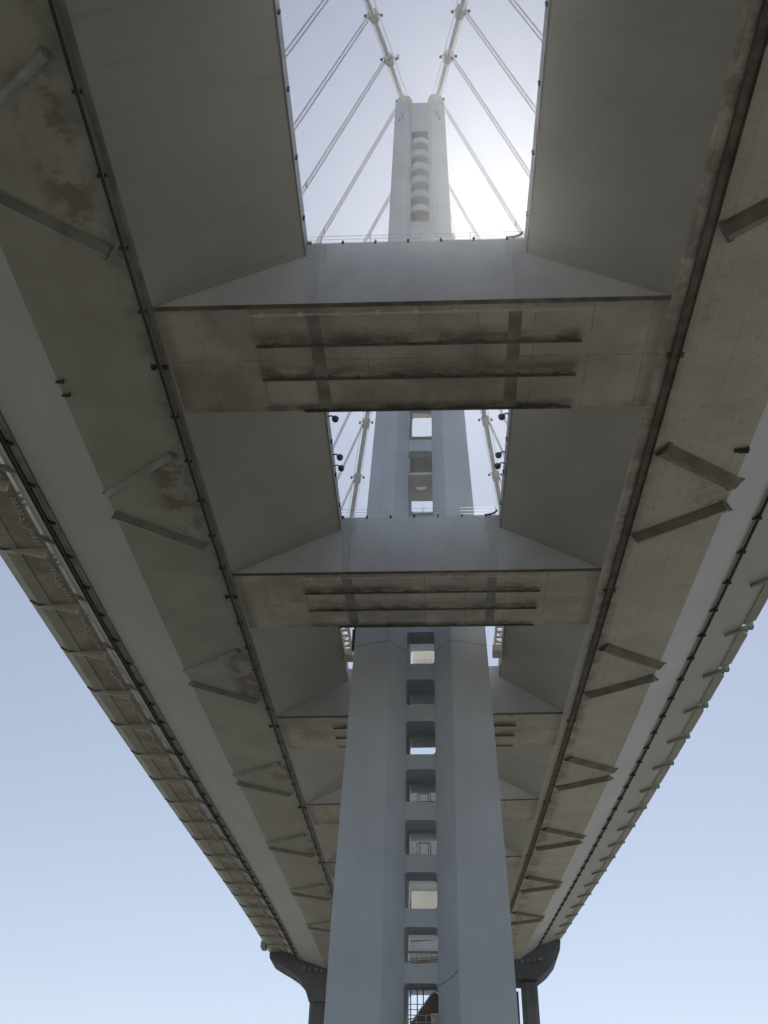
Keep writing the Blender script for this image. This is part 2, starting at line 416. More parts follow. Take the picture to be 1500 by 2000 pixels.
# ------------------------------------------------------------------ the cantilevered cycle path on the left
def walkway():
    o = thing('cantilever_walkway', 'cantilevered cycle path hung outside the left girder, ribbed brown and green underside',
              'walkway', pt(-36.5, 85, 3.9))
    loft(MB(), [(-34.35, 3.9), (-36.85, 3.86), (-36.85, 4.3), (-34.35, 4.3)]).build('deck_pan', M_bikei, o)
    loft(MB(), [(-36.86, 3.75), (-38.2, 3.82), (-39.37, 4.35), (-39.37, 4.75), (-36.86, 4.75)]).build('outer_beam', M_bike, o)
    loft(MB(), [(-34.0, 3.82), (-34.34, 3.82), (-34.34, 4.4), (-34.0, 4.4)]).build('inner_beam', M_chan, o)
    k = 0; Y = -30.6
    while Y < 250:
        m = MB(); th = .10
        xs = ((-34.05, 1.30), (-36.8, .62), (-38.6, .16), (-39.3, .05))
        for (xa, da), (xb, db) in zip(xs[:-1], xs[1:]):
            za, zb = (3.98, 3.98) if xa > -36.5 else ((3.80, 3.86) if xa > -38 else (3.88, 4.3))
            a0, a1 = pt(xa, Y, za-da), pt(xa, Y+th, za-da); b0, b1 = pt(xb, Y, zb-db), pt(xb, Y+th, zb-db)
            A0, A1, B0, B1 = pt(xa, Y, za+.1), pt(xa, Y+th, za+.1), pt(xb, Y, zb+.1), pt(xb, Y+th, zb+.1)
            m.hexa([a0, a1, b1, b0], [A0, A1, B1, B0])
        rb = m.build('rib', M_link, o)
        m = MB()
        c = [pt(-34.1, Y-.06, 4.0), pt(-36.85, Y-.06, 3.9), pt(-38.3, Y-.06, 3.72), pt(-39.3, Y-.06, 4.25)]
        m.tube(c, .07, 5); m.build('rib_seam', M_dark, rb)
        # white service fittings against the girder edge
        m = MB()
        for a, bq in ((2.3, 4.6), (7.0, 9.2)):
            for xx in (-34.5, -34.75):
                m.tube([pt(xx, Y+a, 3.82), pt(xx, Y+bq, 3.82)], .055, 5)
            for q in range(5):
                yy = Y+a+(bq-a)*q/4; m.tube([pt(-34.4, yy, 3.8), pt(-34.9, yy+.1, 3.8)], .05, 5)
        m.tube([pt(-34.45, Y+5.0, 3.75), pt(-35.1, Y+5.6, 3.7), pt(-34.5, Y+6.0, 3.75), pt(-35.2, Y+6.5, 3.7), pt(-34.5, Y+6.8, 3.75)], .06, 5)
        m.tube([pt(-34.9, Y+4.9, 3.85), pt(-35.2, Y+5.9, 3.8)], .07, 5)
        m.build('service_fitting', M_white, o)
        Y += 9.9; k += 1
    m = MB()
    for i in range(125):
        y = -60+2.5*i; c = pt(-39.2, y, 4.75); m.box(c.x-.04, c.x+.04, y-.04, y+.04, c.z, c.z+1.2)
    for dz in (5.2, 5.55, 5.95): m.tube([pt(-39.2, t, dz) for t in stations(Y_A, Y_B, 5)], .04, 5)
    m.build('railing', M_chan, o)
    m = MB(); c = pt(-39.6, 251.5, 4.2); m.box(c.x-.7, c.x+.4, 249.5, 253, c.z-.6, c.z+.9)
    m.build('end_box', M_chan, o)
walkway()

# ------------------------------------------------------------------ cross beams (one built, the rest copied)
BW, BS = 9.563, .318
def make_beam():
    o = bpy.data.objects.new('cross_beam', None); C.objects.link(o); o['_w'] = (0, 0, 0)
    x = 16.13; ht = Hh-.02
    MB().hexa([(-x, 0, 0), (x, 0, 0), (x, BW, 0), (-x, BW, 0)], [(-x, .0, .06), (x, .0, .06), (x, BW, .06), (-x, BW, .06)]).build('soffit', M_beam, o)
    def face(y0, y1, sg):
        return MB().hexa([(-x, y0, .063), (x, y0, .063), (x, y0+sg*.06, .063), (-x, y0+sg*.06, .063)],
                         [(-x, y1, ht), (x, y1, ht), (x, y1+sg*.06, ht), (-x, y1+sg*.06, ht)])
    nf = face(0, -BS, 1).build('near_face', M_face, o)
    face(BW, BW+BS, -1).build('far_face', M_face, o)
    MB().box(-x+5, x-5, -BS+.07, BW+BS-.07, ht-.1, ht+.003).build('top_plate', M_face, o)
    # lip under the near bottom edge
    MB().hexa([(-x, -.06, -.03), (x, -.06, -.03), (x, .22, -.10), (-x, .22, -.10)], [(-x, -.06, -.005), (x, -.06, -.005), (x, .22, -.005), (-x, .22, -.005)]).build('bottom_lip', M_brown, o)
    lb = MB().box(-10.0, 11.0, .62, .70, -.26, -.18)
    for i in range(9): lb.box(-9.4+2.45*i, -9.1+2.45*i, .55, .75, -.30, -.01)
    lb.build('light_bar', M_white, o)
    for y0, a, b in ((3.36, -10.1, 11.1), (6.36, -10.1, 11.0), (9.44, -7.6, 11.0)):
        m = MB(); m.box(a, b, y0, y0+.13, -.13, -.01)
        m.build('drip_rail', M_brown, o)
        m = MB()
        for i in range(8):
            xx = a+1.4+i*(b-a-2.5)/7+random.uniform(-.2, .2)
            m.box(xx-.12, xx+.12, y0-.18, y0-.003, -.12, -.01)
        m.build('rail_hanger', M_brown, o)
    for xx in (-6.05, 6.75):
        MB().box(xx-.42, xx+.42, .8, 9.4, -.035, -.006).build('dirt_strip', M_band, o)  # thin plates added for the darker dirt bands along the soffit
    # ladders up the near face, with a small platform near the top
    for xx in (-6.0, 6.9):
        m = MB(); n = 17
        for e in (-.28, .28):
            m.tube([(xx+e, -.10, .1), (xx+e, -BS-.10, ht)], .03, 5)
        for i in range(n):
            t = (i+.5)/n; m.tube([(xx-.28, -.10-BS*t, .1+(ht-.1)*t), (xx+.28, -.10-BS*t, .1+(ht-.1)*t)], .018, 4)
        ld = m.build('ladder', M_face, o)
        m = MB(); zt = 3.9
        for i in range(9): m.tube([(xx-.65, -.34, zt+i*.2), (xx+.65, -.34, zt+i*.2)], .018, 4)
        for e in (-.65, .65): m.tube([(xx+e, -.34, zt), (xx+e, -.34, zt+1.6)], .025, 4)
        m.build('ladder_cage', M_face, ld)
    # studs and railing along the near top edge
    for i in range(7): MB().tube([(-6.5+2.15*i, -BS-.06, ht-.13), (-6.5+2.15*i, -BS-.06, ht+.09)], .09, 8).build('edge_stud', M_dark, o)
    m = MB()
    for i in range(5): m.box(-5.9+3.3*i, -5.85+3.3*i, -BS+.2, -BS+.25, ht, ht+1.15)
    rp = m
    for dz in (.35, .7, 1.05): rp.tube([(-7.3, -BS+.22, ht+dz), (8, -BS+.22, ht+dz)], .016, 4)
    rp.build('railing', M_rope, o)
    # curled brackets where the beam meets the girder edges
    for sx in (-1, 1):
        m = MB(); x0 = sx*7.2; pts = []
        for i in range(7):
            a = math.pi/2*i/6; pts.append((x0-sx*.9*(1-math.cos(a))*1.0+sx*.2, -BS-.1, ht+.5-.5*math.sin(a)))
        m.tube(pts, .09, 6); m.build('corner_gusset', M_dark, o)
    return o
beam0 = make_beam()
def place(o, k):
    Yk = 37.497+30*k
    hl, hr = H(Yk, 0), H(Yk, 1)
    o.location = (off(Yk), Yk, (hl+hr)/2)
    dz = ((H(Yk+BW, 0)+H(Yk+BW, 1))/2-(hl+hr)/2)/BW
    o.rotation_euler = (math.atan(dz), -math.atan((hr-hl)/34), 0)
NM = {-3: 'cross beam two spans behind the viewpoint', -2: 'cross beam behind the viewpoint, out of the picture above',
      -1: 'cross beam overhead whose far edge grazes the top left corner', 0: 'nearest full cross beam, below the big sky opening, with two dirty rails',
      1: 'second cross beam, below the smaller sky opening and in front of the tower', 2: 'third cross beam, first one passing behind the tower with pale lit web above it',
      3: 'fourth cross beam, behind the tower with two pale triangles beside the shaft', 4: 'fifth cross beam, mostly hidden behind the tower',
      7: 'last cross beam right at the concrete piers, seen only through the tower openings',
      5: 'sixth cross beam, small and nearly hidden behind the tower', 6: 'seventh cross beam, tiny, between tower and far piers'}
def copy_tree(o, parent=None):
    c = o.copy(); C.objects.link(c); c.parent = parent
    for ch in o.children: copy_tree(ch, c)
    return c
for k in range(-2, 8):
    b = beam0 if k == -2 else copy_tree(beam0)
    place(b, k); tag(b, NM[k], 'cross beam', 'steel cross beams between the two girders')

# ------------------------------------------------------------------ the tower
TZ0, TZ1 = 0.0, 160.3
YT = 88.4
def W(z):      # half width (z above water)
    tb = [(0, 8.15), (19, 7.5), (26.6, 7.36), (35.3, 7.12), (54.5, 6.5), (70.7, 5.88), (86, 5.30), (122, 4.62), (163, 4.12)]
    for (a, u), (b, v) in zip(tb[:-1], tb[1:]):
        if z <= b: return u+(v-u)*(z-a)/(b-a)
    return 4.12
def D(z): return 8.3-1.0*z/163      # half depth
def crease(z): return 3.05 if z < 60 else max(1.95, 3.05-1.1*(z-60)/60)
def tower():
    o = thing('bridge_tower', 'tall pale blue-grey steel tower of four tapering shafts with ladder-like openings', 'bridge tower', (0, YT, 0))
    sl = 1.38
    def leg_ring(sx, sy, z):
        w_, d_, c_ = W(z), D(z), crease(z)
        oy = .30*(w_-c_)               # outer edge falls back from the crease
        return [Vector(p) for p in ((sx*w_, YT+sy*(d_-oy), z), (sx*c_, YT+sy*d_, z), (sx*sl, YT+sy*(d_-1.25*(c_-sl)), z),
                                    (sx*sl, YT+sy*(d_-4.6), z), (sx*(sl+1.4), YT+sy*1.7, z), (sx*w_, YT+sy*1.7, z))]
    zs = [0, 19, 26.6, 35.3, 44, 54.5, 62, 70.7, 86, 104, 122, 140, 160.0]
    for sx in (-1, 1):
        for sy in (-1, 1):
            m = MB(); n = 6; vs = []
            for z in zs: vs += leg_ring(sx, sy, z)
            fs = [(i*n+j, i*n+(j+1)%n, (i+1)*n+(j+1)%n, (i+1)*n+j) for i in range(len(zs)-1) for j in range(n)]
            fs += [tuple(range(n))[::-1], tuple((len(zs)-1)*n+j for j in range(n))]
            m.add(vs, fs)
            lg = m.build('shaft', M_tower, o)
            # sloped shoulder at the very top
            m = MB(); r0 = leg_ring(sx, sy, 160.0)
            r1 = [Vector((p.x*.86+sx*.25, YT+(p.y-YT)*.86, 163.3 if abs(p.x) > 2.6 else 160.6)) for p in r0]
            m.add(r0+r1, [tuple(range(n))[::-1], tuple(range(n, 2*n))]+[(j, (j+1)%n, n+(j+1)%n, n+j) for j in range(n)])
            m.build('shoulder', M_tower, lg)
            # erection splice rings
            for zr in (52.2,):
                m = MB(); ra = leg_ring(sx, sy, zr); e = []
                for i in (0, 1):
                    a, b = ra[i], ra[i+1]; nn = Vector((0, sy*.012, 0))
                    m.hexa([a-nn, b-nn, b+nn, a+nn], [p+Vector((0, 0, .07)) for p in (a-nn, b-nn, b+nn, a+nn)])
                m.build('splice', M_band, lg)
    # link plates front and rear: solid between the openings
    op = [(2, 13.5), (18.4, 22.2), (23.7, 26.6), (28.1, 31.2), (32.7, 35.9), (37.6, 40.8), (42.3, 45.8), (47.5, 50.4), (52.2, 56.0), (58.6, 61.6), (64.0, 67.2),
          (70.7, 81.5), (83.3, 88.9), (91.5, 95.6), (98.5, 102.5), (105.5, 109.5), (112.5, 116),
          (128.3, 130.8), (132.4, 134.8), (136.5, 138.7), (140.6, 142.7), (144.5, 146.6), (148.4, 150.6), (152.3, 154.8)]
    op = [(3+(a-3)*.973, 3+(b-3)*.973) for a, b in op]
    opr = [(2, 13.5), (19, 23.4), (24.8, 28.1), (29.6, 32.9), (34.0, 37.4), (39.2, 42.4), (44.2, 47.5), (49.2, 52.5), (56.0, 59.2), (61.5, 64.8), (67, 70.3), (73.2, 76.5),
           (79.0, 83.4), (92.4, 97.2), (100, 104), (107, 111), (114, 118)]
    bounds = lambda L: [0.5]+[z for p in L for z in p]+[160.1]
    def fillet_plate(m, z0, z1, ya, yb, rr):
        x = sl-.004; P2 = []; nn = 5
        lo = z0 > 1; 
        for j in range(nn+1):      # bottom edge, left to right
            t = math.pi/2*j/nn; P2.append((-x+rr*(1-math.cos(t)), z0-rr*(1-math.sin(t))))
        for j in range(nn+1):
            t = math.pi/2*j/nn; P2.append((x-rr*(1-math.sin(t)), z0-rr*(1-math.cos(t))))
        for j in range(nn+1):
            t = math.pi/2*j/nn; P2.append((x-rr*(1-math.cos(t)), z1+rr*(1-math.sin(t))))
        for j in range(nn+1):
            t = math.pi/2*j/nn; P2.append((-x+rr*(1-math.sin(t)), z1+rr*(1-math.cos(t))))
        Q = []
        for p in P2:
            if not Q or abs(p[0]-Q[-1][0])+abs(p[1]-Q[-1][1]) > 1e-5: Q.append(p)
        k = len(Q)
        m.add([(x_, ya, z_) for x_, z_ in Q]+[(x_, yb, z_) for x_, z_ in Q], [tuple(range(k)), tuple(range(k, 2*k))[::-1]]+[(j, (j+1)%k, k+(j+1)%k, k+j) for j in range(k)])
    for sy, edges in ((-1, bounds(op)), (1, bounds(opr))):
        for i in range(0, len(edges), 2):
            z0, z1 = edges[i], edges[i+1]
            high = z0 > 120; zc = (z0+z1)/2; yf = D(zc)-1.25*(crease(zc)-sl)
            m = MB()
            if high and z1 < 156 and sy < 0:    # bowed plates in the upper ladder
                n = 10; A, B = [], []
                for j in range(n+1):
                    u = -1+2*j/n; bow = .6*(1-u*u)
                    A.append((u*(sl-.004), YT-(yf-.30+bow))); B.append((u*(sl-.004), YT-(yf-2.6)))
                poly = A+B[::-1]; k = len(poly)
                m.add([(x, y, z0) for x, y in poly]+[(x, y, z1) for x, y in poly],
                      [tuple(range(k))[::-1], tuple(range(k, 2*k))]+[(j, (j+1)%k, k+(j+1)%k, k+j) for j in range(k)])
            else:
                th = 2.3 if z1 < 70 else 1.1
                fillet_plate(m, z0, z1, YT+sy*(yf-.10), YT+sy*(yf-.10-th), .32)
            m.build('link_plate', M_link if z0 > 155 or (sy > 0 and z0 > 64) else M_tower, o)  # upper rear plates take the cream colour: the lit interior is painted in
    MB().box(-sl+.004, sl-.004, YT-4.2, YT-4.0, 119, 156).build('sun_blocker', M_band, o)  # added plate that blocks the sun, keeping gaps between upper link plates dark
    edges = bounds(op)
    for i in range(0, len(edges), 2):
        q = .7 if edges[i] < 64 else 0  # lower side links lengthened, narrowing the openings to darken the tower inside
        z0, z1 = edges[i]-q*(i > 0), edges[i+1]+q; high = z0 > 120
        # side links between front and rear shafts
        for sx in (-1, 1):
            m = MB(); e0 = W(z0)-(.5 if not high else .02); e1 = W(z1)-(.5 if not high else .02)
            m.hexa([(sx*(e0-.9), YT-1.66, z0), (sx*e0, YT-1.66, z0), (sx*e0, YT+1.66, z0), (sx*(e0-.9), YT+1.66, z0)],
                   [(sx*(e1-.9), YT-1.66, z1), (sx*e1, YT-1.66, z1), (sx*e1, YT+1.66, z1), (sx*(e1-.9), YT+1.66, z1)])
            m.build('side_link', M_link, o)
    # inner corner fillets: horizontal diaphragm with a round manhole
    m = MB(); n = 24; zz = 76.2; pl = []
    for j in range(n):
        a = 2*math.pi*j/n; pl.append((.75*math.cos(a), YT-3.0+.75*math.sin(a)))
    sq = []
    for j in range(n):
        a = 2*math.pi*j/n; c, s_ = math.cos(a), math.sin(a); q = 1/max(abs(c), abs(s_)); sq.append((1.36*c*q, YT-3.0+2.4*s_*q))
    vs = [(x, y, zz) for x, y in pl]+[(x, y, zz) for x, y in sq]+[(x, y, zz+.4) for x, y in pl]+[(x, y, zz+.4) for x, y in sq]
    fs = []
    for j in range(n):
        k2 = (j+1) % n
        fs += [(j, k2, n+k2, n+j), (2*n+j, 3*n+j, 3*n+k2, 2*n+k2), (j, 2*n+j, 2*n+k2, k2), (n+j, n+k2, 3*n+k2, 3*n+j)]
    m.add(vs, fs); m.build('diaphragm', M_link, o)
    # interior landings with hand hoops seen in the lower openings
    for z in (36.3, 41.3):
        yy = YT+4.3; m = MB()
        m.tube([(-.62, yy, z-.9), (-.62, yy, z+.25), (-.5, yy, z+.36), (.6, yy, z+.36), (.72, yy, z+.25), (.72, yy, z-.9)], .04, 6)
        m.tube([(-.35, yy, z-.9), (-.35, yy, z+.34)], .035, 6); m.tube([(.5, yy, z-.9), (.5, yy, z+.34)], .035, 6)
        m.box(-1.37, 1.37, yy-.3, yy+.6, z-1.05, z-.9)
        m.build('hand_hoop', M_dark, o)
    m = MB(); y0 = YT-D(25)+4.5
    m.box(-1.3, 1.3, YT+8.6, YT+8.75, 57.4, 61.6); m.build('backdrop_panel', M_link, o)  # added cream panels behind the openings, standing in for bright surfaces beyond
    MB().box(-1.3, 1.3, YT+8.6, YT+8.75, 31.2, 33.4).build('backdrop_panel', M_link, o)
    m = MB()
    for i in range(7): m.box(-1.3+i*.42, -1.24+i*.42, y0-.3, y0-.2, 23.8, 24.6)
    m.box(-1.35, 1.35, y0-.32, y0-.2, 24.45, 24.62); m.box(-1.35, 1.35, y0-.32, y0-.2, 23.75, 23.85)
    m.build('landing_rail', M_rope, o)
    # foot of the shaft: stair housing, cabinet and railings inside the lowest opening
    m = MB(); y0 = YT-D(19)+3.6
    a = [(-.9, 17.6), (1.4, 17.6), (1.4, 21.1), (1.15, 21.35), (.8, 21.2), (-.55, 19.4), (-.9, 19.2)]
    k = len(a)
    m.add([(x, y0, z) for x, z in a]+[(x, y0+2.2, z) for x, z in a], [tuple(range(k)), tuple(range(k, 2*k))[::-1]]+[(j, (j+1)%k, k+(j+1)%k, k+j) for j in range(k)])
    hs = m.build('stair_housing', M_house, o)
    m = MB(); m.tube([(1.15, y0-.05, 21.38), (.8, y0-.05, 21.2), (-.55, y0-.05, 19.45), (-1.2, y0-.05, 19.3)], .06, 6); m.build('housing_trim', M_white, hs)
    m = MB()
    m.box(.75, 1.35, y0-.9, y0-.2, 18.2, 18.28); m.box(.75, 1.35, y0-.9, y0-.2, 19.5, 19.62)
    for xx in (.78, 1.02, 1.28): m.box(xx, xx+.06, y0-.9, y0-.8, 18.28, 19.5)
    m.box(.8, 1.3, y0-.6, y0-.25, 18.28, 19.5)
    m.build('cabinet', M_white, o)
    m = MB()
    for xx in (-1.0, -.45, .05): m.box(xx, xx+.09, y0+2.6, y0+2.7, 17, 22.3)
    for zz in (20.6, 21.0): m.tube([(-1.35, y0+2.65, zz), (1.35, y0+2.65, zz)], .03, 5)
    m.build('inner_railing', M_rope, o)
    m = MB(); yf = YT-D(19)+2.0
    for zz in (18.75, 19.25): m.tube([(-1.36, yf-.5, zz), (1.36, yf-.5, zz)], .035, 5)
    for xx in (-1.1, -.35, .4, 1.2): m.tube([(xx, yf-.5, 18.3), (xx, yf-.5, 19.25)], .035, 5)
    m.build('front_railing', M_rope, o)
    # dark blue skirt plates around the foot
    for sx in (-1, 1):
        r = leg_ring(sx, -1, 18.05); rb = leg_ring(sx, -1, 16.0); m = MB()
        ov = Vector((0, -.14, 0)); cr = r[1]+ov; i_ = r[2]+ov; ou = r[0]+ov
        def low(p, q, t): return p+(q-p)*t
        A = [cr+Vector((0, 0, .25)), low(cr, ou, .3)+Vector((0, 0, -.55)), ou+Vector((0, 0, -2.3)), ou+Vector((0, 0, -6)), cr+Vector((0, 0, -6))]
        B = [p+Vector((0, .12, 0)) for p in A]; k = 5
        m.add(A+B, [tuple(range(k)), tuple(range(k, 2*k))[::-1]]+[(j, (j+1)%k, k+(j+1)%k, k+j) for j in range(k)])
        A = [cr+Vector((0, 0, .25)), low(cr, i_, .5)+Vector((0, 0, -.2)), i_+Vector((0, 0, -1.0)), i_+Vector((0, 0, -6)), cr+Vector((0, 0, -6))]
        B = [p+Vector((0, .12, 0)) for p in A]
        m.add(A+B, [tuple(range(k)), tuple(range(k, 2*k))[::-1]]+[(j, (j+1)%k, k+(j+1)%k, k+j) for j in range(k)])
        m.build('foot_skirt', M_skirt, o)
    m = MB(); m.box(-7.15, -6.55, 84.2, 84.8, 53.6, 56.0); m.box(-7.0, -6.6, 84.3, 84.7, 56.05, 56.6); m.build('service_box', M_dark, o, bevel=.05)
    m = MB(); m.box(-6.95, -6.6, 82.9, 83.1, 56.3, 56.75); m.box(-7.4, -7.15, 82.9, 83.1, 56.3, 56.7); m.build('service_lamp', M_white, o)
    # thin cable hanging on the right shaft near the foot
    r = leg_ring(1, -1, 21.5); m = MB(); a, b = r[2], r[1]; ov = Vector((0, -.08, 0))
    m.tube([a+ov, a+(b-a)*.5+ov+Vector((0, 0, .18)), b+ov+Vector((0, 0, .75))], .016, 5)
    m.build('foot_cable', M_dark, o)
    # saddle hood between the shafts at the top, with a small railing
    m = MB(); m.box(-1.36, 1.36, YT-6.0, YT+6.0, 159.8, 160.5); m.build('saddle_floor', M_link, o)
    for sx in (-1, 1):
        for sy in (-1, 1):
            m = MB()
            e_ = cable_pt(sx, 83.6) if sy < 0 else cable_pt(sx, 93)
            m.tube([(sx*1.6, YT+sy*(D(160)-.75), 157.6), (sx*1.8, YT+sy*(D(160)-.6), 159.2), (sx*2.15, YT+sy*(D(160)-1.2), 162.2), e_], [.25, .62, .66, .55], 12)
            m.build('saddle_shoe', M_link, o, smooth=True)
    m = MB()
    for sy in (-1, 1):
        for i in range(4): m.box(-1.0+.66*i-.02, -1.0+.66*i+.02, YT+sy*5.8-.02, YT+sy*5.8+.02, 160.5, 161.5)
        for dz in (.5, 1.0): m.tube([(-1.2, YT+sy*5.8, 160.5+dz), (1.2, YT+sy*5.8, 160.5+dz)], .03, 5)
    m.build('top_railing', M_rope, o)
    for sx in (-1, 1):      # little boxes on the top of the front faces
        m = MB()
        for xx, zz, h in ((2.9, 154.5, 1.6), (3.35, 153.4, 1.0)):
            m.box(sx*xx-.12, sx*xx+.12, YT-D(155)-.02-.12+.25, YT-D(155)+.28, zz, zz+h)
        m.build('face_fitting', M_rope, o)
    return o
M_skirt = paint('blue grey skirt', (.16, .20, .30), mottling=.1, grime=.3, scale=.8)

# ------------------------------------------------------------------ main cables and suspender ropes
def cable_pt(sx, Y):
    if Y < YT:         # towards the viewer: main span
        d = max(0, 85.0-Y)
        return Vector((sx*(2.75+.196*d), Y, ZC+162.9-.56*d-.0001*d*d))
    d = max(0, Y-91.0)
    t = d/171.0
    return Vector((sx*(1.7+.235*d-.0002*d*d)+off(Y)*t, Y, ZC+162.9-.655*d+.00065*d*d))
def main_cable(sx, near):
    ys = stations(85, -55, 5) if near else stations(91.5, 258, 5)
    nm = {(-1, 1): 'thick white main cable on the left, reaching the tower top in the big opening',
          (1, 1): 'thick white main cable on the right, reaching the tower top in the big opening',
          (-1, 0): 'white main cable running down left of the tower, in the smaller opening',
          (1, 0): 'white main cable running down right of the tower behind the smaller opening'}[(sx, near)]
    b = cable_pt(sx, ys[0]); o = thing('main_cable', nm, 'main cable', b, 'main suspension cables')
    MB().tube([cable_pt(sx, y) for y in ys], .45, 14).build('cable', M_cable, o, smooth=True)
    # hand ropes either side
    for e in (-1, 1):
        MB().tube([cable_pt(sx, y)+Vector((e*.78, 0, 1.05)) for y in ys], .05, 5).build('hand_rope', M_rope, o)
    bands = [84.3, 74.1, 64.8, 55.5, 46.2, 36.9, 27.6] if near else [96.5+10*i for i in range(16)]
    for i, yb in enumerate(bands):
        p = cable_pt(sx, yb); q = cable_pt(sx, yb+.8); r = cable_pt(sx, yb-.8)
        m = MB(); m.tube([r, q], .74, 14)
        for e in (-1, 1):
            m.box(p.x+e*.55-.16, p.x+e*.55+.16, yb-.6, yb+.6, p.z-.12, p.z+.12)
            m.tube([p+Vector((e*.5, 0, .1)), p+Vector((e*.62, 0, 1.1))], .05, 5)
        m.tube([p+Vector((sx*.3, 0, -.4)), p+Vector((sx*.85, 0, -.75))], .22, 6)
        bd = m.build('cable_band', M_cable, o)
        if (near and i < 4) or (not near and i in (2, 3, 4, 5, 6)):
            m = MB()
            for e in (-1, 1):
                a = p+Vector((e*.6, 0, .55)); b_ = p+Vector((e*1.25, 0, .55))
                m.tube([a, b_], .05, 5); m.tube([b_+Vector((0, 0, .1)), b_+Vector((0, 0, -.42))], [.10, .26], 8)
                m.box(a.x-.12, a.x+.12, a.y-.12, a.y+.12, a.z-.1, a.z+.35)
            m.build('cable_lamp', M_dark, bd)
        # suspender ropes: their own things
        yy = yb
        foot = pt(sx*34.6, yy, 5.4)
        top = p+Vector((sx*.75, 0, -.6)); dv = (foot-top).normalized(); nn = dv.cross(Vector((0, 1, 0))).normalized()
        ordn = ['first', 'second', 'third', 'fourth', 'fifth', 'sixth', 'seventh', 'eighth', 'ninth', 'tenth', 'eleventh', 'twelfth', 'thirteenth', 'fourteenth', 'fifteenth', 'sixteenth'][i]
        so_ = thing('suspender', '%s suspender out from the tower on the %s main cable, %s' % (ordn, 'left' if sx < 0 else 'right', 'viewer side' if near else 'beyond the tower'),
                    'suspender', foot, 'suspender ropes of the main cables')
        for a in (-.42, .42):
            for c in (-.1, .1):
                v = Vector((0, a, 0))+nn*c
                MB().tube([top+v*.8, foot+v], .05, 5).build('rope', M_rope, so_)
        v = Vector((0, .5, 0))
        mid = top+(foot-top)*.35
        MB().box(mid.x-.14, mid.x+.14, mid.y-.48, mid.y+.48, mid.z-.07, mid.z+.07).build('rope_spacer', M_rope, so_)
tower()
for sx in (-1, 1):
    for near in (1, 0): main_cable(sx, near)

# floodlight on the left cable band
fl = thing('floodlight', 'bright white floodlight beside the left cable just above the tower top', 'floodlight', cable_pt(-1, 74.1)+Vector((1.5, 0, .3)))
p = cable_pt(-1, 74.1)+Vector((1.5, 0, .9))
MB().box(p.x-.24, p.x+.24, p.y-.2, p.y+.2, p.z-.5, p.z+.42).build('housing', M_white, fl, bevel=.05)
MB().tube([p+Vector((-1.1, 0, -.5)), p+Vector((0, 0, -.6))], .05, 5).build('arm', M_rope, fl)

# ------------------------------------------------------------------ globe lamps looking over the inner deck edges
def globe(x, y, dz, lab):
    s = 1 if x > 0 else -1
    b = pt(x, y, dz); o = thing('edge_lamp', lab, 'lamp', b, 'round lamps on the inner deck edges')
    c = b+Vector((-s*.62, 0, .1))
    MB().ball(c, .27, 12, 8, .9).build('lamp_head', M_lens, o, smooth=True)
    MB().tube([c+Vector((0, 0, .2)), c+Vector((s*.35, 0, .42)), c+Vector((s*.8, 0, .3))], .06, 6).build('lamp_arm', M_dark, o)
    MB().tube([c+Vector((0, 0, .12)), c+Vector((0, 0, .34))], [.29, .12], 10).build('lamp_cap', M_dark, o)
for i, (y, t) in enumerate(((53.0, 'uppermost'), (57.6, 'middle'), (59.0, 'lowest'))):
    globe(-6.67, y, 4.75, 'round dark lamp on the left edge of the smaller sky opening, %s of three' % t)
    globe(7.60, y, 4.75, 'round dark lamp on the right edge of the smaller sky opening, %s of three' % t)

# ------------------------------------------------------------------ maintenance gangways between deck edges and tower
def gangway(s):
    xi = (6.67 if s < 0 else 7.6)+1.5
    base = pt(s*(xi-.4), 86, 4.6)
    o = thing('gangway', '%s white service gangway with railings squeezed between tower and deck edge' % ('left' if s < 0 else 'right'), 'gangway', base, 'service gangways by the tower')
    m = MB()
    for i in range(12):
        y = 79.5+i*1.15; c = pt(s*(xi-.06), y, 4.45); x1 = c.x-s*.75
        m.box(min(c.x, x1), max(c.x, x1), y, y+.28, c.z, c.z+.14)
    m.box(*sorted((pt(s*(xi-.06), 86, 4).x, pt(s*(xi-.16), 86, 4).x)), 79.5, 92.4, pt(s*xi, 79, 4.45).z, pt(s*xi, 92, 4.75).z)
    m.build('floor_grating', M_white, o)
    m = MB()
    for i in range(8):
        y = 79.5+i*1.75; c = pt(s*(xi-.75), y, 4.5); m.tube([c, c+Vector((0, 0, 1.25))], .06, 5)
        c2 = pt(s*(xi-.1), y, 3.9); m.tube([c, c2], .07, 5)
    for dz in (4.5, 4.95, 5.35, 5.75): m.tube([pt(s*(xi-.75), 79.5, dz), pt(s*(xi-.75), 92.3, dz)], .055, 5)
    m.build('railing', M_white, o)
    m = MB()
    c = pt(s*(xi-.5), 90.6, 4.1); m.box(c.x-.5, c.x+.5, c.y-.8, c.y+.8, c.z-.2, c.z+.6)
    c = pt(s*(xi-.45), 83.6, 4.3); m.build('junction_box', M_link, o)
    m = MB(); m.ball(c, .25, 8, 6); m.build('round_fitting', M_white, o)
gangway(-1); gangway(1)

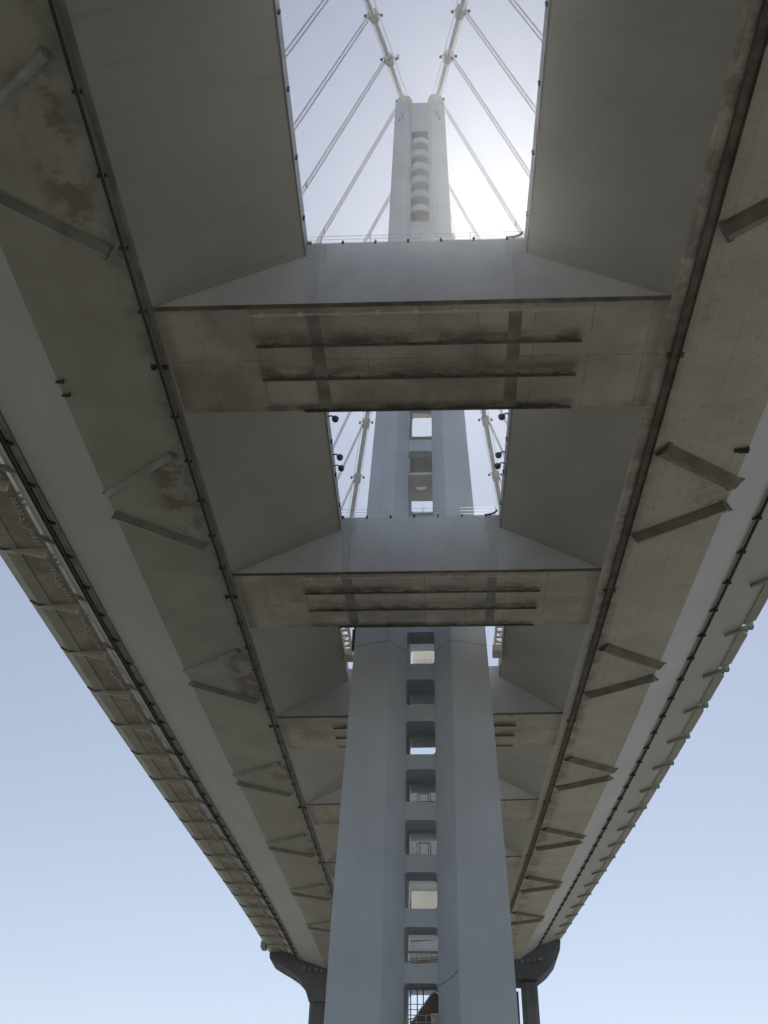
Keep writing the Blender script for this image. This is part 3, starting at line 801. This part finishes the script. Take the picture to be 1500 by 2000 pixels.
# ------------------------------------------------------------------ inspection marks: small brackets on the girder bottoms
def bracket(x, y, lab):
    b = pt(x, y, -.02); o = MB()
    s = 1 if x > 0 else -1
    q = .6 if x < 0 else 1.0
    o.box(b.x-.5*q, b.x+.1*q, y-.14*q, y+.14*q, b.z-.3*q, b.z); o.box(b.x-.75*q, b.x-.55*q, y-.1*q, y+.12*q, b.z-.25*q, b.z)
    o.box(b.x+.1*q, b.x+.25*q, y-.35*q, y+.14*q, b.z-.3*q, b.z)
    tag(o.build('bracket', M_dark, bevel=.02), lab, 'bracket')
bracket(-23.9, 43.6, 'small dark steel bracket under the left girder, the nearer of a pair')
bracket(-23.85, 44.9, 'small dark steel bracket under the left girder, the farther of a pair')
bracket(24.2, 51.9, 'small dark L-shaped bracket under the right girder just before the first V of channels')

# ------------------------------------------------------------------ the concrete piers at the far end
def pier(s):
    ox = off(258); cx = ox+s*(26.6 if s > 0 else 25.7); zt = H(258, 1 if s > 0 else 0)
    o = thing('bridge_pier', '%s dark concrete pier with flared cap carrying the far end of the deck' % ('left' if s < 0 else 'right'),
              'bridge pier', (cx, 262, 0), 'concrete piers at the far end')
    # main column with lighter bevel face, and a thinner one behind
    m = MB(); hw = 1.9 if s > 0 else 2.15; y0, y1 = 256.5, 262
    poly = [(-hw, y0+.9), (-hw+.9, y0), (hw-.9, y0), (hw, y0+.9), (hw, y1), (-hw, y1)]
    k = 6
    m.add([(cx+x, y, -2) for x, y in poly]+[(cx+x, y, zt-5.2) for x, y in poly], [tuple(range(k))[::-1], tuple(range(k, 2*k))]+[(j, (j+1)%k, k+(j+1)%k, k+j) for j in range(k)])
    m.build('column', M_conc, o)
    xb = ox+s*23.6
    MB().box(xb-.7, xb+.7, 266, 269, -2, zt-5.2).build('column', M_conc, o)
    xb = ox+s*20.2
    MB().box(xb-1.3, xb+1.3, 257, 262, -2, zt-5.2).build('column', M_conc, o)
    # flared cap
    xo = 34.9 if s > 0 else 38.6
    if s > 0: prof = [(28.5, -4.5), (29.3, -3.9), (31.6, -2.2), (33.6, 0), (34.6, 2.2), (34.9, 4.0), (34.9, 4.75), (33.5, 4.55), (29.3, 3.15), (24.3, -.03), (12, -.03), (12, -2.0), (17, -4.5)]
    else: prof = [(27.9, -7.6), (28.5, -6.0), (29.9, -3.3), (31.8, -1.5), (34, -.2), (36.4, 1.0), (38.6, 2.2), (38.7, 3.7), (33.5, 3.66), (31.6, 2.28), (24.3, -.03), (12, -.03), (12, -2.0), (17, -5.2), (23.5, -5.2), (23.6, -7.6)]
    n = len(prof); a = [(ox+s*x, 255.6, zt+z) for x, z in prof]; b = [(ox+s*x, 266, zt+z) for x, z in prof]
    m = MB(); m.add(a+b, [tuple(range(n)), tuple(range(n, 2*n))[::-1]]+[(j, (j+1)%n, n+(j+1)%n, n+j) for j in range(n)])
    m.build('cap', M_conc, o, bevel=.1)
    m = MB()
    for i in range(4): m.box(ox+s*(25+i*1.5)-.4, ox+s*(25+i*1.5)+.4, 254.9, 255.55, zt-1.0+.2*i, zt-.4+.2*i)
    m.build('bearing', M_band, o)
pier(-1); pier(1)
# ------------------------------------------------------------------ sunlit air
hz = MB().box(-420, 420, -300, 620, -1.0, 172).build('haze', None); hz['kind'] = 'stuff'
hm = bpy.data.materials.new('haze air'); hm.use_nodes = True; ht_ = hm.node_tree
ht_.nodes.remove(ht_.nodes['Principled BSDF']); vo = ht_.nodes.new('ShaderNodeVolumePrincipled')
vo.inputs['Color'].default_value = (.93, .95, 1, 1); vo.inputs['Density'].default_value = HAZE; vo.inputs['Anisotropy'].default_value = .83
ht_.links.new(vo.outputs[0], ht_.nodes['Material Output'].inputs['Volume'])
hz.data.materials.append(hm)

for o in bpy.data.objects:
    if '_w' in o: del o['_w']
